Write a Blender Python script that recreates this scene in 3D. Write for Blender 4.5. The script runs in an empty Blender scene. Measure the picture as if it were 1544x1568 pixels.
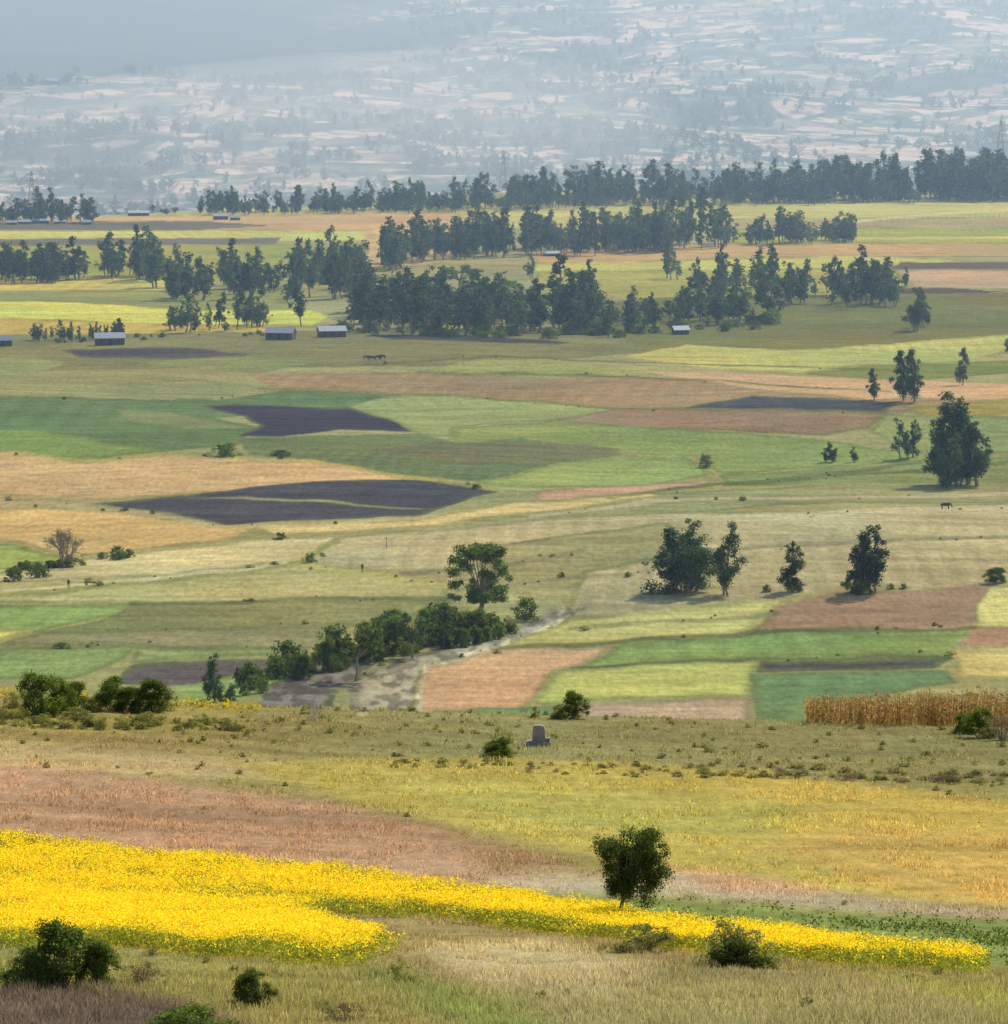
import bpy, math, numpy as np, bmesh
from mathutils import Vector
sc=bpy.context.scene
rad=math.radians
# ------------------------------------------------------------------ camera
FPX=772/math.tan(rad(6.0)); PITCH=0.1022; CZ=100.0
cd=bpy.data.cameras.new("camera"); cam=bpy.data.objects.new("camera",cd); sc.collection.objects.link(cam)
cam.location=(0,0,CZ); cam.rotation_euler=(math.pi/2-PITCH,0,0)
cd.sensor_fit='HORIZONTAL'; cd.angle=rad(12.0); cd.clip_start=1; cd.clip_end=40000
sc.camera=cam
sc.view_settings.view_transform='Standard'; sc.view_settings.look='None'; sc.view_settings.exposure=0
# ------------------------------------------------------------------ light
EL,AZ=rad(42),rad(34)
s=Vector((math.sin(AZ)*math.cos(EL),math.cos(AZ)*math.cos(EL),math.sin(EL)))
ld=bpy.data.lights.new("sun",'SUN'); ld.energy=5.0; ld.angle=rad(0.5); ld.color=(1,0.945,0.85)
lo=bpy.data.objects.new("sun",ld); sc.collection.objects.link(lo); lo.rotation_euler=(-s).to_track_quat('-Z','Y').to_euler()
lo.location=(0,0,300)
w=bpy.data.worlds.new("World"); sc.world=w; w.use_nodes=True
nt=w.node_tree; bg=nt.nodes['Background']; sky=nt.nodes.new('ShaderNodeTexSky'); sky.sky_type='NISHITA'
sky.sun_disc=False; sky.sun_elevation=EL; sky.sun_rotation=AZ
nt.links.new(sky.outputs[0],bg.inputs[0]); bg.inputs[1].default_value=0.15
# ------------------------------------------------------------------ noise
def _h(i,j,seed):
    n=(i.astype(np.int64)*374761393+j.astype(np.int64)*668265263+seed*974711)&0xffffffff
    n=((n^(n>>13))*1274126177)&0xffffffff
    return ((n^(n>>16))&0xffff)/65535.0
def vn(x,y,seed=0):
    i=np.floor(x);j=np.floor(y);fx=x-i;fy=y-j
    fx=fx*fx*(3-2*fx);fy=fy*fy*(3-2*fy)
    return (_h(i,j,seed)*(1-fx)+_h(i+1,j,seed)*fx)*(1-fy)+(_h(i,j+1,seed)*(1-fx)+_h(i+1,j+1,seed)*fx)*fy
def fbm(x,y,seed=0,o=3):
    r=0;a=.5;t=0
    for k in range(o):
        r=r+a*vn(x*2**k,y*2**k,seed+k*7);t+=a;a*=.5
    return r/t
def ss(a,b,x):
    t=np.clip((x-a)/(b-a),0,1);return t*t*(3-2*t)
# ------------------------------------------------------------------ terrain heights
cp=[(0,-14),(100,-27),(180,-37.5),(260,-48.9),(340,-55.9),(423,-61.3),(440,-65.5),(470,-73),(560,-92),(640,-98.5),(720,-100),
    (2850,-100),(2900,-106),(3150,-150),(3700,-190),(4600,-185),(5200,-173),(6000,-133),(7000,-66),(8000,25),(9000,150),(11000,520),(14000,900)]
ys=np.arange(0,14001.0); pr=np.interp(ys,[c[0] for c in cp],[c[1]+100 for c in cp])
def box(a,n): return np.convolve(np.pad(a,n//2,mode='edge'),np.ones(n)/n,'valid')
p1=box(pr,13); p2=box(box(pr,401),201); k=ss(2950,3300,ys); prof=p1*(1-k)+p2*k
def Z(x,y):
    x=np.asarray(x,float);y=np.asarray(y,float)
    sh=380*ss(60,-230,x)*ss(2000,2420,y)*(1-ss(3400,4600,y))
    z=np.interp(y+sh,ys,prof)
    fg=ss(150,330,y)*(1-ss(470,620,y)); xc=np.clip(x,-90,90)
    z=z+fg*(-0.030*xc+0.00025*xc*xc)
    z=z+0.35*(1-ss(430,500,y))*(fbm(x/14,y/22,5)-.5)*2
    u=ss(690,860,y)*(1-ss(2500,2900,y)); am=1.3-.8*ss(1100,1800,y)
    z=z+u*am*(np.sin(x/52+y/70)+.7*np.sin(x/88-y/47+1.3))
    m=ss(4300,5600,y)
    z=z+m*(fbm(x/700,y/900,9)-.5)*90+m*(fbm(x/160,y/260,11)-.5)*18
    return z
def ray(u,v):
    a=(np.asarray(u,float)-772)/FPX; b=-(np.asarray(v,float)-784)/FPX
    dy=math.cos(PITCH)+b*math.sin(PITCH); dz=-math.sin(PITCH)+b*math.cos(PITCH)
    return a/dy,dz/dy       # slope per unit y
YS=np.concatenate([np.arange(140,720,1.0),np.geomspace(720,9500,1500)])
def ground_pt(u,v):
    """where on the real ground a surveyed sight line lands"""
    u=np.atleast_1d(np.asarray(u,float));v=np.atleast_1d(np.asarray(v,float))
    ax,az=ray(u,v)
    X=ax[:,None]*YS;zr=CZ+az[:,None]*YS;d=zr-Z(X,np.broadcast_to(YS,X.shape))
    below=d<0; i=np.argmax(below,1); i=np.where(below.any(1),i,len(YS)-1); i=np.maximum(i,1)
    r=np.arange(len(u)); d0=d[r,i-1];d1=d[r,i]; t=np.clip(d0/(d0-d1+1e-9),0,1)
    y=YS[i-1]+(YS[i]-YS[i-1])*t; return ax*y,y
def g1(u,v):
    x,y=ground_pt(u,v); return float(x[0]),float(y[0])
# ------------------------------------------------------------------ colours
def lin(c):
    c=np.asarray(c,float)/255; return np.where(c<=.04045,c/12.92,((c+.055)/1.055)**2.4)
HZ=np.array([.27,.38,.50])
D1,D2=0.000105,0.00018
def albedo(rgb,y):
    KL=np.array([1.04,1.05,1.05]) if y>520 else np.array([1.0,.99,1.0])
    tau=D1*max(0,min(y,2900)-450)+D2*max(0,y-2900); T=math.exp(-tau)
    a=(lin(rgb)-HZ*(1-T))/(KL*T); g=(a*np.array([.3,.6,.1])).sum(); a=g+(a-g)*(.93 if y>520 else .90)
    return np.clip(a,.02,.7)
F=[
((164,158,104),[(-900,300),(2500,292),(2500,1130),(-900,1130)]),
((185,178,120),[(-500,322),(300,322),(900,306),(2200,300),(2200,345),(-500,352)]),
((196,165,122),[(140,332),(700,326),(720,338),(560,352),(0,352),(-200,345)]),
((122,122,112),[(-300,342),(300,338),(420,345),(300,352),(-300,352)]),
((196,192,112),[(-300,356),(350,352),(640,354),(620,368),(-300,370)]),
((126,124,116),[(-300,366),(430,364),(420,374),(-300,378)]),
((160,160,95),[(-300,378),(600,372),(660,400),(500,430),(-300,432)]),
((202,172,122),[(560,350),(720,335),(700,400),(560,412)]),
((190,185,118),[(1090,312),(2200,302),(2200,328),(1120,336)]),
((175,160,115),[(1090,336),(2200,328),(2200,346),(1100,352)]),
((165,168,92),[(1090,352),(2200,343),(2200,372),(1100,372)]),
((198,190,110),[(1200,364),(2200,356),(2200,361),(1200,368)]),
((190,160,112),[(820,384),(1100,374),(1544,372),(2200,376),(2200,396),(1300,392),(820,404)]),
((192,188,105),[(820,404),(1300,392),(1500,398),(1300,412),(820,416)]),
((118,104,98),[(1380,402),(2200,396),(2200,412),(1360,412)]),
((196,166,128),[(1370,414),(2200,412),(2200,444),(1400,440)]),
((170,165,95),[(820,414),(1370,412),(1400,448),(1100,470),(820,440)]),
((105,95,92),[(1300,440),(1460,441),(1544,447),(1400,452)]),
((128,128,84),[(1000,455),(1544,448),(2200,446),(2200,530),(1544,528),(860,545),(860,470)]),
((202,184,98),[(-400,430),(250,427),(330,432),(240,444),(-400,447)]),
((150,152,98),[(-400,448),(240,445),(460,440),(460,480),(-400,478)]),
((204,204,98),[(-400,462),(110,462),(300,476),(480,474),(500,486),(480,498),(300,497),(-400,486)]),
((200,172,90),[(-400,486),(70,488),(260,498),(420,500),(400,512),(-400,520)]),
((138,134,92),[(-400,520),(400,508),(900,500),(1000,540),(700,560),(-400,572)]),
((150,152,96),[(-400,560),(60,548),(100,556),(60,570),(-400,590)]),
((92,90,94),[(95,536),(220,532),(300,532),(378,544),(240,549),(120,547)]),
((90,88,88),[(560,512),(700,512),(880,524),(860,528),(700,522),(600,520)]),
((146,146,92),[(200,552),(420,546),(470,556),(400,572),(250,562)]),
((190,186,104),[(955,547),(1050,528),(1200,536),(1300,530),(1544,512),(2200,508),(2200,530),(1544,534),(1500,552),(1330,558),(1230,572),(1080,563)]),
((130,138,80),[(1230,572),(1330,560),(1544,552),(2200,548),(2200,570),(1544,572),(1380,584)]),
((152,152,100),[(-400,592),(60,568),(250,575),(410,592),(320,612),(120,606),(-400,604)]),
((166,140,100),[(380,572),(640,570),(900,573),(1100,580),(1544,592),(2200,600),(2200,645),(1360,632),(1100,624),(950,626),(700,606),(420,594)]),
((172,168,98),[(640,570),(740,549),(860,550),(1010,572),(840,578)]),
((206,168,118),[(1000,570),(1100,568),(1300,578),(1544,588),(2200,588),(2200,612),(1430,612),(1330,612),(1180,600)]),
((92,94,98),[(1040,624),(1150,606),(1260,610),(1375,616),(1350,632),(1150,628)]),
((178,160,80),[(1380,624),(1544,612),(2200,610),(2200,635),(1544,640),(1420,640)]),
((150,158,96),[(1350,634),(1544,640),(2200,636),(2200,700),(1544,694),(1440,706),(1330,660)]),
((110,130,86),[(-400,600),(120,610),(330,612),(440,596),(620,604),(520,628),(330,640),(392,655),(370,682),(150,703),(-400,690)]),
((132,138,92),[(180,628),(260,630),(380,655),(300,660),(200,645)]),
((132,156,86),[(-400,652),(70,660),(170,680),(250,690),(130,704),(-400,694)]),
((120,130,86),[(370,670),(660,662),(900,672),(960,690),(860,710),(730,736),(600,722),(480,704),(380,696)]),
((126,124,88),[(560,690),(700,672),(940,684),(960,700),(720,712)]),
((78,79,88),[(308,622),(360,618),(530,625),(600,642),(662,661),(600,660),(520,658),(430,668),(366,668),(394,652),(372,638)]),
((160,168,104),[(528,623),(590,608),(640,604),(800,612),(965,626),(880,642),(780,646),(700,655),(690,676),(640,664),(590,640)]),
((154,130,100),[(820,648),(960,622),(1100,624),(1360,632),(1330,655),(1260,668),(1100,660),(950,656)]),
((144,158,90),[(690,678),(700,655),(860,644),(1000,655),(1250,672),(1380,690),(1440,704),(1200,720),(1110,728),(1060,700),(960,690),(800,672)]),
((156,166,92),[(730,738),(860,708),(960,696),(1040,694),(1100,726),(1000,744),(820,748)]),
((192,156,118),[(815,752),(1060,738),(1100,734),(1080,744),(960,760),(820,768)]),
((136,145,88),[(1100,728),(1300,716),(1544,700),(2200,690),(2200,745),(1544,740),(1250,740),(1110,746)]),
((154,152,100),[(740,790),(1000,758),(1250,742),(1544,742),(2200,742),(2200,785),(1544,770),(1200,772),(900,800)]),
((214,178,118),[(-400,680),(20,690),(130,706),(260,696),(480,703),(600,724),(700,737),(500,745),(350,753),(140,768),(60,760),(-400,735)]),
((196,164,106),[(-400,740),(60,762),(140,770),(60,776),(-400,760)]),
((86,86,88),[(120,774),(300,756),(480,738),(620,732),(720,740),(765,754),(700,768),(640,790),(480,794),(350,806),(240,790)]),
((162,158,104),[(290,762),(400,761),(480,765),(600,775),(670,779),(600,778),(480,768),(380,764)]),
((208,176,106),[(-400,768),(60,776),(150,780),(250,794),(390,810),(330,832),(200,845),(120,852),(20,832),(-400,820)]),
((160,168,82),[(-400,826),(20,834),(120,854),(60,872),(-400,880)]),
((207,184,116),[(400,806),(640,792),(780,770),(1000,756),(1020,762),(700,800),(560,815),(420,820)]),
((214,196,130),[(-400,905),(60,872),(150,852),(300,838),(430,822),(540,818),(470,858),(400,866),(250,884),(-400,908)]),
((190,176,122),[(520,822),(900,790),(1544,770),(2200,780),(2200,890),(1544,892),(1180,912),(1150,930),(860,952),(690,930),(690,880),(470,862)]),
((166,160,104),[(700,850),(860,820),(1020,800),(1060,850),(900,880),(860,950),(700,940)]),
((182,174,108),[(-400,915),(60,910),(250,888),(480,866),(600,882),(690,890),(690,915),(430,918),(200,924),(-400,926)]),
((146,164,86),[(-400,928),(200,925),(150,948),(60,966),(-400,960)]),
((142,144,90),[(200,925),(430,920),(700,916),(660,950),(500,955),(300,962),(80,966),(150,950)]),
((205,198,96),[(-400,962),(60,962),(0,984),(-400,990)]),
((156,148,98),[(70,966),(300,960),(540,955),(480,990),(330,992),(200,990),(0,986)]),
((134,154,88),[(-400,990),(210,990),(180,1015),(100,1042),(-400,1050)]),
((162,165,98),[(205,992),(480,990),(460,1005),(330,1003),(190,1020)]),
((106,102,98),[(195,1020),(330,1004),(450,1015),(300,1050),(170,1045)]),
((150,165,88),[(260,1050),(480,1015),(500,1030),(340,1080),(260,1075)]),
((122,118,104),[(325,1092),(400,1052),(480,1020),(540,1008),(575,1012),(545,1040),(510,1062),(470,1098)]),
((156,148,118),[(470,1100),(530,1046),(590,1016),(700,984),(780,960),(850,928),(905,928),(850,962),(770,994),(650,1020),(552,1100)]),
((202,190,106),[(760,996),(870,950),(1000,935),(1190,914),(1150,968),(960,986)]),
((178,142,102),[(1148,970),(1190,925),(1235,914),(1514,894),(1490,962)]),
((216,206,120),[(1500,960),(1514,900),(2200,880),(2200,950)]),
((182,144,108),[(1490,963),(2200,950),(2200,975),(1475,990)]),
((206,170,120),[(545,1092),(640,1022),(760,997),(950,985),(900,1016),(860,1026),(810,1078),(790,1092)]),
((144,162,86),[(885,1022),(950,986),(1150,970),(1482,965),(1450,1004),(1165,1010)]),
((98,96,88),[(1160,1012),(1450,1005),(1430,1024),(1158,1030)]),
((192,196,104),[(810,1078),(860,1024),(1000,1016),(1167,1010),(1150,1068),(900,1074)]),
((120,142,86),[(1150,1031),(1450,1025),(1465,1046),(1260,1078),(1240,1110),(1138,1110)]),
((204,186,106),[(1452,994),(2200,975),(2200,1045),(1460,1042)]),
((194,164,122),[(850,1078),(1146,1068),(1138,1110),(830,1110)]),
((120,140,84),[(560,1092),(860,1080),(860,1096),(560,1110)]),
]
LINES=[ # thin tracks, verges and ditches: colour, width (m), points
((150,152,70),1.6,[(0,912),(250,886),(470,860),(520,830)]),
((210,204,156),1.3,[(0,905),(200,890),(440,862)]),
((96,104,70),1.4,[(200,924),(430,919),(690,914)]),
((186,178,90),1.4,[(690,895),(480,868)]),
((104,114,72),2.0,[(940,764),(1100,742),(1420,706)]),
((96,112,70),1.6,[(1110,744),(1300,728),(1544,708)]),
((120,120,84),1.2,[(880,965),(1190,938)]),
((88,98,62),1.4,[(760,994),(1150,969),(1490,963)]),
((86,92,60),1.2,[(560,1090),(800,1092)]),
((92,104,66),1.0,[(880,1020),(1166,1010),(1450,1004)]),
((216,204,156),3.4,[(1040,372),(1150,360),(1320,338),(1544,322),(2200,310)]),
((196,176,120),2.0,[(0,772),(140,776),(260,794),(350,808),(420,806),(660,790)]),
((140,130,92),1.6,[(620,878),(760,868),(900,842)]),
((176,168,84),1.8,[(0,696),(140,706),(260,697),(480,705),(700,740),(770,752)]),
((110,118,70),2.0,[(640,570),(900,574),(1100,583),(1360,600)]),
((204,184,140),2.0,[(820,792),(1000,768),(1300,762),(1544,757)]),
((120,114,92),1.4,[(480,1100),(545,1035),(620,1006),(740,980),(850,938)]),
((206,194,150),1.0,[(560,1095),(650,1020),(770,990),(870,946)]),
((132,130,90),1.6,[(950,872),(1060,845),(1300,832),(1544,822)]),
((150,140,100),1.2,[(760,900),(900,884),(1000,880)]),
((206,192,150),1.2,[(1110,800),(1300,786),(1544,778)]),
((120,128,76),1.4,[(60,966),(300,962),(540,955)]),
((120,124,78),1.4,[(0,988),(210,991),(480,990)]),
((122,124,76),1.5,[(400,594),(700,606),(950,626),(1360,633)]),
((112,118,72),1.5,[(-50,606),(330,613),(440,596)]),
((108,112,78),1.5,[(560,560),(760,546),(980,556),(1360,566)]),
]
FG=[
((158,142,80),[(-900,1040),(-200,1050),(772,1096),(2600,1110),(2600,1180),(1544,1200),(760,1165),(-900,1150)]),
((192,168,108),[(-900,1140),(0,1140),(300,1160),(700,1185),(1100,1200),(1100,1212),(600,1200),(0,1180),(-900,1170)]),
((150,138,70),[(-900,1030),(0,1052),(120,1062),(270,1070),(380,1085),(330,1120),(120,1120),(-900,1100)]),
((188,166,70),[(360,1170),(620,1160),(1100,1178),(1544,1232),(2600,1260),(2600,1420),(1544,1396),(1200,1368),(1050,1340),(870,1300),(700,1260),(500,1215)]),
((196,164,76),[(1150,1300),(1350,1270),(2600,1290),(2600,1400),(1544,1385),(1300,1350)]),
((174,162,70),[(560,1190),(900,1200),(1250,1240),(1200,1280),(900,1270),(700,1230)]),
((188,150,108),[(-900,1170),(0,1176),(170,1186),(330,1208),(520,1232),(700,1268),(860,1318),(850,1345),(740,1372),(560,1350),(300,1326),(0,1296),(-900,1280)]),
((176,144,94),[(700,1270),(830,1300),(900,1330),(830,1345),(760,1330)]),
((192,168,126),[(760,1345),(870,1340),(1040,1335),(1250,1362),(1544,1388),(2600,1400),(2600,1416),(1544,1408),(1200,1384),(1000,1372),(850,1368)]),
((194,156,112),[(1030,1330),(1120,1338),(1250,1362),(1100,1362)]),
((136,148,68),[(800,1362),(920,1368),(1100,1380),(1300,1396),(1544,1410),(2600,1430),(2600,1540),(1544,1488),(1200,1448),(1000,1412),(860,1386)]),
((154,150,70),[(1180,1484),(1400,1500),(1544,1520),(2600,1560),(2600,1600),(1544,1560),(1350,1520)]),
((162,148,90),[(480,1420),(620,1402),(820,1420),(1000,1446),(1200,1480),(1544,1545),(1544,1700),(600,1700),(680,1560),(560,1500),(600,1450)]),
((180,166,116),[(640,1450),(820,1440),(1000,1480),(900,1530),(760,1510)]),
((138,142,66),[(560,1480),(660,1500),(780,1550),(900,1600),(760,1600),(640,1540)]),
((158,148,76),[(-900,1440),(200,1455),(520,1480),(600,1520),(560,1560),(200,1520),(-900,1490)]),
((122,98,76),[(-900,1500),(0,1512),(160,1516),(300,1540),(420,1600),(420,1700),(-900,1700)]),
((198,168,40),[(-900,1270),(0,1290),(200,1312),(520,1345),(800,1385),(1050,1425),(1300,1455),(1515,1480),(1480,1490),(1200,1474),(960,1446),(850,1430),(640,1404),(440,1400),(590,1450),(540,1482),(180,1452),(-900,1435)]),
]
def to_world(poly):
    P=np.array(poly,float)
    Q=[]
    for i in range(len(P)):
        a=P[i];b=P[(i+1)%len(P)]; n=max(1,int(abs(b-a).max()//90))
        for k in range(n): Q.append(a+(b-a)*k/n)
    Q=np.array(Q); x,y=ground_pt(Q[:,0],Q[:,1]); return np.stack([x,y],1)
YW=0.28
def inside_dist(W,x,y,want_d=True):
    n=len(W); ins=np.zeros(len(x),bool); d=np.full(len(x),1e9)
    for i in range(n):
        x1,y1=W[i];x2,y2=W[(i+1)%n]
        if y1!=y2:
            c=((y1>y)!=(y2>y))&(x<(x2-x1)*(y-y1)/(y2-y1)+x1); ins^=c
        if want_d:
            ex,ey=x2-x1,(y2-y1)*YW; px,py=x-x1,(y-y1)*YW
            t=np.clip((px*ex+py*ey)/(ex*ex+ey*ey+1e-9),0,1); d=np.minimum(d,np.hypot(px-ex*t,py-ey*t))
    return ins,d
def voro(x,y,seed):
    i0=np.floor(x);j0=np.floor(y);b=np.full(x.shape,9.);b2=b.copy();idv=np.zeros(x.shape)
    for di in(-1,0,1):
        for dj in(-1,0,1):
            i=i0+di;j=j0+dj
            dd=np.hypot(x-i-.1-.8*_h(i,j,seed),y-j-.1-.8*_h(i,j,seed+1)); r=_h(i,j,seed+2)
            c=dd<b; b2=np.where(c,b,np.minimum(b2,dd)); idv=np.where(c,r,idv); b=np.where(c,dd,b)
    return idv,b2-b
FW=[(c,to_world(p)) for c,p in F]
FGW=[(c,to_world(p)) for c,p in FG]
LW=[]
for c,wd,p in LINES:
    x,y=ground_pt([q[0] for q in p],[q[1] for q in p]); LW.append((c,wd,np.stack([x,y],1)))
FLOWER=FGW[-1][1]; GREEN=FGW[10][1]; PINK=FGW[6][1]; GOLD=FGW[3][1]
VP=[(185,175,115),(150,150,95),(196,166,120),(135,150,85),(100,96,92),(165,160,100),(200,190,110),(120,132,84)]
def mtn_noise(x,y): return fbm(x/150,y/210,51,4)
def colour_at(x,y):
    N=len(x); C=np.zeros((N,3))
    m=y<520
    if m.any(): C[m]=albedo((158,144,76),300)
    m=(y>=520)&(y<3000)
    if m.any():
        xx,yy=x[m],y[m]; idv,e=voro(xx/75+.3*fbm(xx/60,yy/90,3),yy/130+.3*fbm(xx/70,yy/80,4),21)
        pal=np.array([albedo(c,1400) for c in VP]); C[m]=pal[(idv*7.99).astype(int)]
    m=y>=3000
    if m.any():
        xx,yy=x[m],y[m]
        wx=xx+50*(fbm(xx/140,yy/200,31,2)-.5)-.22*yy; wy=yy+120*(fbm(xx/150,yy/160,33,2)-.5)+.22*xx
        idv,e=voro(wx/85,wy/90,41); id2,e2=voro(wx/34,wy/50,47)
        scr=np.array([.055,.085,.07]); tan=np.array([.68,.53,.40]); olv=np.array([.24,.26,.16]); brn=np.array([.46,.33,.25])
        c=np.where((idv<.28)[:,None],scr*1.8,np.where((idv<.54)[:,None],olv,np.where((idv<.76)[:,None],brn,tan)))
        sub=(id2>.70)[:,None]; c=np.where(sub,np.where((_h(np.floor(id2*99),np.floor(idv*99),5)>.5)[:,None],tan*.9,olv),c)
        c=c*(.72+.56*id2)[:,None]
        n=mtn_noise(xx,yy); k=ss(.53,.60,n)[:,None]*.92; c=c*(1-k)+scr*(.8+.6*id2)[:,None]*k
        n2=fbm(xx/30,yy/34,55,3); k=ss(.55,.63,n2)[:,None]*.75; c=c*(1-k)+scr*k
        st=ss(.60,.66,fbm(xx/55,yy/34,57,3))[:,None]*ss(.42,.55,fbm(xx/300,yy/300,58))[:,None]*.7; c=c*(1-st)+np.array([.70,.58,.46])*st
        ed=(1-ss(.02,.09,e))[:,None]*.65; c=c*(1-ed)+scr*ed
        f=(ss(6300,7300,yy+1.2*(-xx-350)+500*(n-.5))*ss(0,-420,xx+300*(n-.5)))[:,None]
        c=c*(1-f)+np.array([.06,.085,.085])*f  # cloud shade on the upper-left mountainside, painted in as darker albedo
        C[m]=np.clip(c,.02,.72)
    xw=x+ (fbm(x/9,y/30,61)-.5)*np.where(y>520,2.8,3.2); yw=y+(fbm(x/12,y/25,63)-.5)*np.where(y>520,11,9)
    for lst,lo_,hi_ in((FW,560,3000),(FGW,120,520)):
        for k,(c,W) in enumerate(lst):
            pad=4; bb=(x>W[:,0].min()-pad)&(x<W[:,0].max()+pad)&(y>W[:,1].min()-9)&(y<W[:,1].max()+9)&(y>lo_)&(y<hi_)
            ii=np.nonzero(bb)[0]
            if len(ii)==0: continue
            ins,d=inside_dist(W,xw[ii],yw[ii]); s_=np.where(ins,d,-d)
            ym=float(W[:,1].mean()); col=albedo(c,ym) if k or lo_<500 else albedo(c,1300)
            soft=.9 if lo_>500 else (3.0 if k<len(lst)-1 else .8)
            a=ss(-soft*.5,soft*.5,s_)[:,None]
            th=(k*37%17)/17*.5-.25; ax=x[ii]*math.cos(th)+y[ii]*math.sin(th)*.3; ay=-x[ii]*math.sin(th)+y[ii]*math.cos(th)
            dark=1.9 if max(c)<120 else 1
            vr=1+.40*dark*(fbm(ax/50,ay/5+k,71+k)-.5)+.44*(fbm(x[ii]/30,y[ii]/45,91+k)-.5)
            if lo_>500:
                tw=x[ii]+y[ii]*((k*29%13)/13-.5)*.35+4*fbm(x[ii]/60,y[ii]/60,k)
                vr=vr+(.018+.055*(k%3==1))*np.sin(tw*2*math.pi/(4+(k*7%5)))*ss(.35,.6,fbm(x[ii]/40,y[ii]/40,k+9))
            hue=(fbm(x[ii]/45,y[ii]/80,191+k)-.5)[:,None]*np.array([.32,-.02,-.24])
            cc=col*vr[:,None]*(1+hue)
            if lo_>500:
                vg=((1-ss(.5,2.0,s_))*.6*ss(.3,.6,fbm(x[ii]/25,y[ii]/60,99)))[:,None]
                cc=cc*(1-vg)+albedo((118,126,74),ym)*vg
            C[ii]=C[ii]*(1-a)+cc*a
    for c,wd,W in LW:
        bb=(x>W[:,0].min()-4)&(x<W[:,0].max()+4)&(y>W[:,1].min()-14)&(y<W[:,1].max()+14); ii=np.nonzero(bb)[0]
        if len(ii)==0: continue
        d=np.full(len(ii),1e9)
        for i in range(len(W)-1):
            x1,y1=W[i];x2,y2=W[i+1]; ex,ey=x2-x1,(y2-y1)*YW;px,py=xw[ii]-x1,(yw[ii]-y1)*YW
            t=np.clip((px*ex+py*ey)/(ex*ex+ey*ey+1e-9),0,1); d=np.minimum(d,np.hypot(px-ex*t,py-ey*t))
        a=((1-ss(wd*.3,wd*.8,d))*(.35+.6*fbm(x[ii]/12,y[ii]/30,103)))[:,None]
        C[ii]=C[ii]*(1-a)+albedo(c,float(W[:,1].mean()))*a
    # stony, patchy earth along the gully
    for W in (FW[-13][1],FW[-14][1]):
        bb=(x>W[:,0].min())&(x<W[:,0].max())&(y>W[:,1].min())&(y<W[:,1].max())&(y>560)&(y<3000); ii=np.nonzero(bb)[0]
        if len(ii):
            ins,d=inside_dist(W,xw[ii],yw[ii]); q=fbm(x[ii]/1.6,y[ii]/8,611,3); f=.72+.65*ss(.38,.62,q); C[ii]=C[ii]*np.where(ins,f,1)[:,None]
    return np.clip(C,.015,.75)
# ------------------------------------------------------------------ mesh helpers
def mk_mesh(name,V,Fc,mats,mi=None,col=None,smooth=False):
    V=np.asarray(V,np.float32);Fc=np.asarray(Fc,np.int32);k=Fc.shape[1]
    me=bpy.data.meshes.new(name); me.vertices.add(len(V)); me.vertices.foreach_set('co',V.ravel())
    me.loops.add(Fc.size); me.loops.foreach_set('vertex_index',Fc.ravel())
    me.polygons.add(len(Fc)); me.polygons.foreach_set('loop_start',np.arange(len(Fc),dtype=np.int32)*k)
    me.polygons.foreach_set('loop_total',np.full(len(Fc),k,np.int32))
    if mi is not None: me.polygons.foreach_set('material_index',np.asarray(mi,np.int32))
    me.polygons.foreach_set('use_smooth',np.full(len(Fc),smooth))
    for m in mats: me.materials.append(m)
    if col is not None:
        at=me.attributes.new('tint','FLOAT_COLOR','POINT'); at.data.foreach_set('color',np.concatenate([col,np.ones((len(col),1))],1).astype(np.float32).ravel())
    me.update(calc_edges=True); return me
def obj(name,me,loc=(0,0,0),parent=None,rz=0,sc_=(1,1,1)):
    o=bpy.data.objects.new(name,me); sc.collection.objects.link(o); o.location=loc; o.rotation_euler=(0,0,rz); o.scale=sc_
    if parent: o.parent=parent
    return o
def tube(path,radii,n=6):
    P=np.asarray(path,float);V=[];Fs=[]
    a=np.arange(n)/n*2*math.pi
    for i,p in enumerate(P):
        t=P[min(i+1,len(P)-1)]-P[max(i-1,0)]; t=t/(np.linalg.norm(t)+1e-9)
        u=np.cross(t,[0.3,1,0.1]); u/=np.linalg.norm(u)+1e-9; v=np.cross(t,u)
        V.append(p+radii[i]*(np.cos(a)[:,None]*u+np.sin(a)[:,None]*v))
    for i in range(len(P)-1):
        for j in range(n):
            Fs.append((i*n+j,i*n+(j+1)%n,(i+1)*n+(j+1)%n,(i+1)*n+j))
    return np.concatenate(V),np.array(Fs)
def join(parts):
    V=[];Fs=[];M=[];o=0
    for v,f,m in parts:
        V.append(v);Fs.append(np.asarray(f)+o);M.append(np.full(len(f),m));o+=len(v)
    return np.concatenate(V),np.concatenate(Fs),np.concatenate(M)
def leafquads(pos,nrm,size,rng,asp=.6):
    n=len(pos); r=rng.normal(size=(n,3)); nn=nrm+.9*r; nn/=np.linalg.norm(nn,axis=1)[:,None]
    t=np.cross(nn,rng.normal(size=(n,3))); t/=np.linalg.norm(t,axis=1)[:,None]+1e-9; b=np.cross(nn,t)
    sz=(size*rng.uniform(.6,1.3,n))[:,None]
    V=np.stack([pos-t*sz,pos-b*sz*asp,pos+t*sz,pos+b*sz*asp],1).reshape(-1,3)
    return V,np.arange(n*4).reshape(n,4)
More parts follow.
